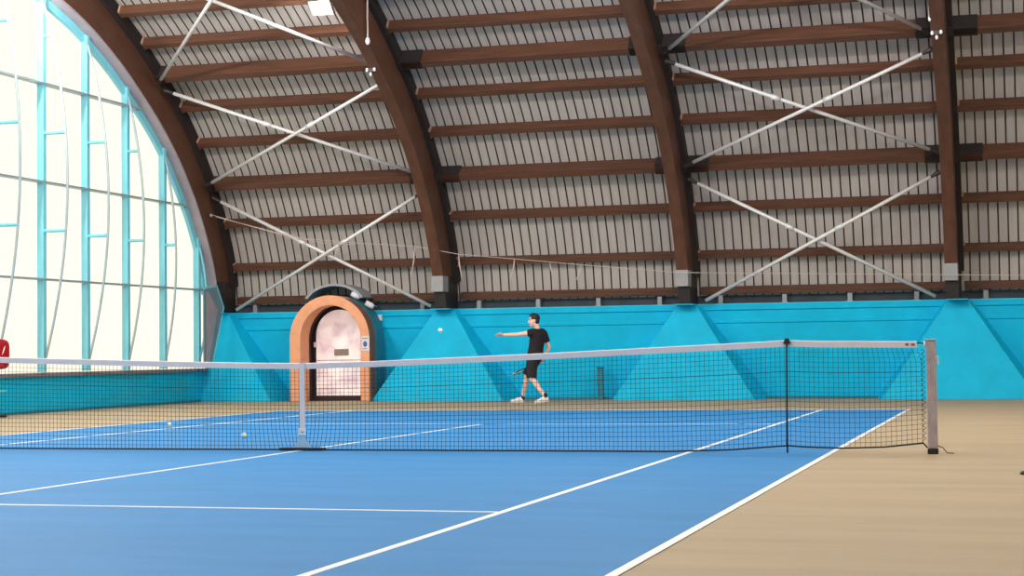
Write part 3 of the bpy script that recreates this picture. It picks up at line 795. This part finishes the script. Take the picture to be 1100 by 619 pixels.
grip = wrR + V((-0.035, 0.0, -0.085))
hand(wrR, V((-.35,.0,-.94)), V((-.9,-.1,.35)), V((0.15,.97,0)), 1.15)
body = fuse(b, 'body', M['skin'], man, 0.0055, 3)
me = body.data; me.materials.append(M['lip']); me.materials.append(M['eye'])
for f in me.polygons:
    d = (f.center - head); u = (d.dot(face_dir), d.dot(side), d.dot(upv))
    if u[0] > .066 and abs(u[1]) < .024 and -.072 < u[2] < -.053: f.material_index = 1
    for sg in (-1, 1):
        if u[0] > .05 and (((u[1]-sg*.032)/.014)**2 + ((u[2]-.012)/.0065)**2) < 1: f.material_index = 2
        if u[0] > .05 and abs(u[1]-sg*.033) < .020 and .030 < u[2] < .038: f.material_index = 2
# hair
b = MB()
b.ball(H(-.022, 0, .052), (.105, .086, .098), 24, 16, rot=HM)
b.ball(H(-.055, 0, .0), (.062, .076, .075), 20, 12, rot=HM)
for k in range(60):
    a = rng.uniform(-1.5, 1.5); e = rng.uniform(.5, 1.4)
    p = H(-.02 + .085*math.cos(a)*math.cos(e)+.01, .08*math.sin(a)*math.cos(e), .055+.088*math.sin(e))
    q = p + face_dir*rng.uniform(-.01, .02) + side*rng.uniform(-.012, .012) + upv*.012
    bone(b, p, q, .012, .006, n=3)
hair = fuse(b, 'hair', M['hair'], man, 0.007, 2)
bm = bmesh.new(); bm.from_mesh(hair.data)
bmesh.ops.delete(bm, geom=[f for f in bm.faces if (lambda d: d.dot(face_dir) > .052 and d.dot(upv) < .078 or (d.dot(face_dir) > -.035 and d.dot(upv) < .028))(f.calc_center_median()-head)], context='FACES')
bm.to_mesh(hair.data); bm.free()
# shirt: a lofted trunk that hangs straight to the hem, with short sleeves
def ring(c, rx, ry, n=28):
    return [c + TM @ V((rx*math.cos(t), ry*math.sin(t), 0)) for t in np.linspace(0, 2*math.pi, n, endpoint=False)]
b = MB()
b.loft([ring(V(c), rx, ry) for c, rx, ry in (((-1.868,15.80,.905), .148, .176), ((-1.860,15.80,.95), .148, .174), ((-1.845,15.80,1.05), .140, .164), ((-1.825,15.80,1.15), .138, .166),
        ((-1.808,15.80,1.26), .142, .176), ((-1.800,15.80,1.34), .136, .182), ((-1.802,15.80,1.395), .112, .172), ((-1.808,15.80,1.425), .085, .110), ((-1.814,15.80,1.448), .066, .068))])
def sleeve(sh, el, t, r0, r1):
    c0 = chest + V((0, 0, .11)); d = (el-sh).normalized()
    b.tube([c0.lerp(sh, .35), c0.lerp(sh, .75), sh + d*.02, sh.lerp(el, t*.6), sh.lerp(el, t)], [.085, .085, r0, (r0+r1)/2, r1], 20)
sleeve(shL, elL, .22, .076, .066); sleeve(shR, elR, .66, .076, .064)
fuse(b, 'shirt', M['shirt'], man, 0.008, 14)
b = MB()
b.loft([ring(V(c), rx, ry) for c, rx, ry in (((-1.866,15.80,.98), .128, .158), ((-1.868,15.80,.93), .134, .164), ((-1.872,15.80,.86), .138, .170), ((-1.875,15.80,.80), .120, .150))])
b.tube([hpL + V((0,0,.02)), hpL.lerp(knL, .3), hpL.lerp(knL, .65), hpL.lerp(knL, .97)], [.100, .112, .108, .106], 20)
b.tube([hpR + V((0,0,.02)), hpR.lerp(knR, .3), hpR.lerp(knR, .62), hpR.lerp(knR, .90)], [.100, .112, .106, .102], 20)
fuse(b, 'shorts', M['shorts'], man, 0.008, 12)
# socks and shoes
def shoe(an, toe, heel):
    f = (toe-heel); f.z *= 1; fl = f.length; f.normalize(); s_ = V((0,0,1)).cross(f).normalized(); u_ = f.cross(s_).normalized()
    b = MB(); chain(b, [an + (V((0,0,.035))), an - V((0,0,.04))], [.040, .042]); so = fuse(b, 'sock', M['rubber'], man, .008, 2)
    FM = Matrix((f, s_, u_)).transposed()
    b = MB()
    b.ball(heel + f*.03 + u_*.018, (.062, .042, .050), 18, 12, rot=FM); b.ball(heel + f*.08 + u_*.020, (.078, .042, .046), 18, 12, rot=FM)
    b.ball(heel + f*.155 + u_*.002, (.082, .045, .034), 18, 12, rot=FM); b.ball(heel + f*.205, (.048, .040, .027), 18, 12, rot=FM)
    so = fuse(b, 'shoe', M['shoe'], man, .007, 3)
    b = MB(); rg = []
    out = [(-.035,.0),(-.02,.034),(.05,.040),(.10,.040),(.17,.048),(.225,.040),(.255,.015),(.255,-.015),(.225,-.040),(.17,-.048),(.10,-.040),(.05,-.040),(-.02,-.034)]
    for dz in (-.037, -.015): rg.append([heel + f*x_ + s_*y_ + u_*dz for x_, y_ in out])
    sl = b.loft(rg).build('sole', M['sole'], None); sl.parent = so; sl.location = (0, 0, 0)
    sl.location = -(so.location + man.location)
shoe(anR, V((-2.385,15.97,.044)), V((-2.175,16.02,.044)))
shoe(anL, V((-1.77,15.50,.044)), V((-1.565,15.58,.075)))
# racket: held in the hand, a thing of its own
rk = thing('tennis_racket', "dark tennis racket held low in the person's hand", 'racket', tuple(grip))
s_r = V((0.15, 0.97, 0.0)); s_r = (s_r - rk_dir*s_r.dot(rk_dir)).normalized(); n_r = rk_dir.cross(s_r).normalized()
# turn the face so that it stands nearly edge-on to the photograph
g0 = grip - rk_dir*0.06
R_ = lambda l, s, n=0: g0 + rk_dir*l + s_r*s + n_r*n
MB().tube([R_(0,0), R_(.01,0), R_(.20,0)], [.018, .015, .0145], 8).build('grip', M['rubber'], rk)
b = MB(); cen, ra, rb = .505, .165, .125
b.tube([R_(cen+ra*math.cos(t), rb*math.sin(t)) for t in np.linspace(0, 2*math.pi, 41)], .0105, 8, cap=False)
b.tube([R_(.20, 0), R_(.26, .018), R_(cen-ra*.80, rb*.60)], .010, 8); b.tube([R_(.20, 0), R_(.26, -.018), R_(cen-ra*.80, -rb*.60)], .010, 8)
b.build('frame', M['racket'], rk, smooth=True)
b = MB(); b.tube([R_(cen+ra*1.02*math.cos(t), rb*1.02*math.sin(t)) for t in np.linspace(-.9, .9, 15)], .0125, 8); b.build('bumper', M['racket_tip'], rk, smooth=True)
b = MB()
for k in np.linspace(-.85, .85, 14):
    w_ = math.sqrt(1-k*k)
    b.tube([R_(cen-ra*w_, rb*k), R_(cen+ra*w_, rb*k)], .0012, 4); b.tube([R_(cen+ra*k, -rb*w_), R_(cen+ra*k, rb*w_)], .0012, 4)
b.build('strings', M['string'], rk)

# ------------------------------------------------------------------ world, daylight
w = bpy.data.worlds.new('overcast'); bpy.context.scene.world = w; w.use_nodes = True
bg = w.node_tree.nodes['Background']; bg.inputs['Color'].default_value = (1.0, 0.968, 0.81, 1); bg.inputs['Strength'].default_value = 1.2
for x, rz in ((XW-0.3, -90), (XR+0.3, 90)):
    ld = bpy.data.lights.new('window_portal', 'AREA'); ld.shape = 'RECTANGLE'; ld.size = 36; ld.size_y = 9
    ld.cycles.is_portal = True
    lo = bpy.data.objects.new('window_portal', ld); C.objects.link(lo)
    lo.location = (x, 0, 5); lo.rotation_euler = (math.radians(90), 0, math.radians(rz))

# ------------------------------------------------------------------ camera
cam = bpy.data.cameras.new('camera'); co = bpy.data.objects.new('camera', cam); C.objects.link(co)
px_, py_, pz_, yaw, pitch, roll, fpx = 7.240273559507154, -16.872972360806415, 1.0087011946849858, -0.28444883455925374, 0.036415494864336415, -0.011824278581114303, 1872.974483815818
cy_, sy_, cp_, sp_ = math.cos(yaw), math.sin(yaw), math.cos(pitch), math.sin(pitch)
f_ = Vector((sy_*cp_, cy_*cp_, sp_)); r_ = Vector((cy_, -sy_, 0)); u_ = r_.cross(f_)
c_, s_ = math.cos(roll), math.sin(roll)
r2 = r_*c_ + u_*s_; u2 = -r_*s_ + u_*c_
mw = Matrix((r2, u2, -f_)).transposed().to_4x4(); mw.translation = (px_, py_, pz_)
co.matrix_world = mw
cam.sensor_width = 36; cam.sensor_fit = 'HORIZONTAL'; cam.lens = 36*fpx/1100; cam.clip_end = 200
sc = bpy.context.scene; sc.camera = co
vs = sc.view_settings; vs.view_transform = 'Standard'; vs.look = 'None'; vs.gamma = 1.0; vs.exposure = 0.0; vs.use_curve_mapping = False
sc.cycles.max_bounces = 8; sc.cycles.diffuse_bounces = 5; sc.cycles.transparent_max_bounces = 12; sc.cycles.sample_clamp_indirect = 6.0
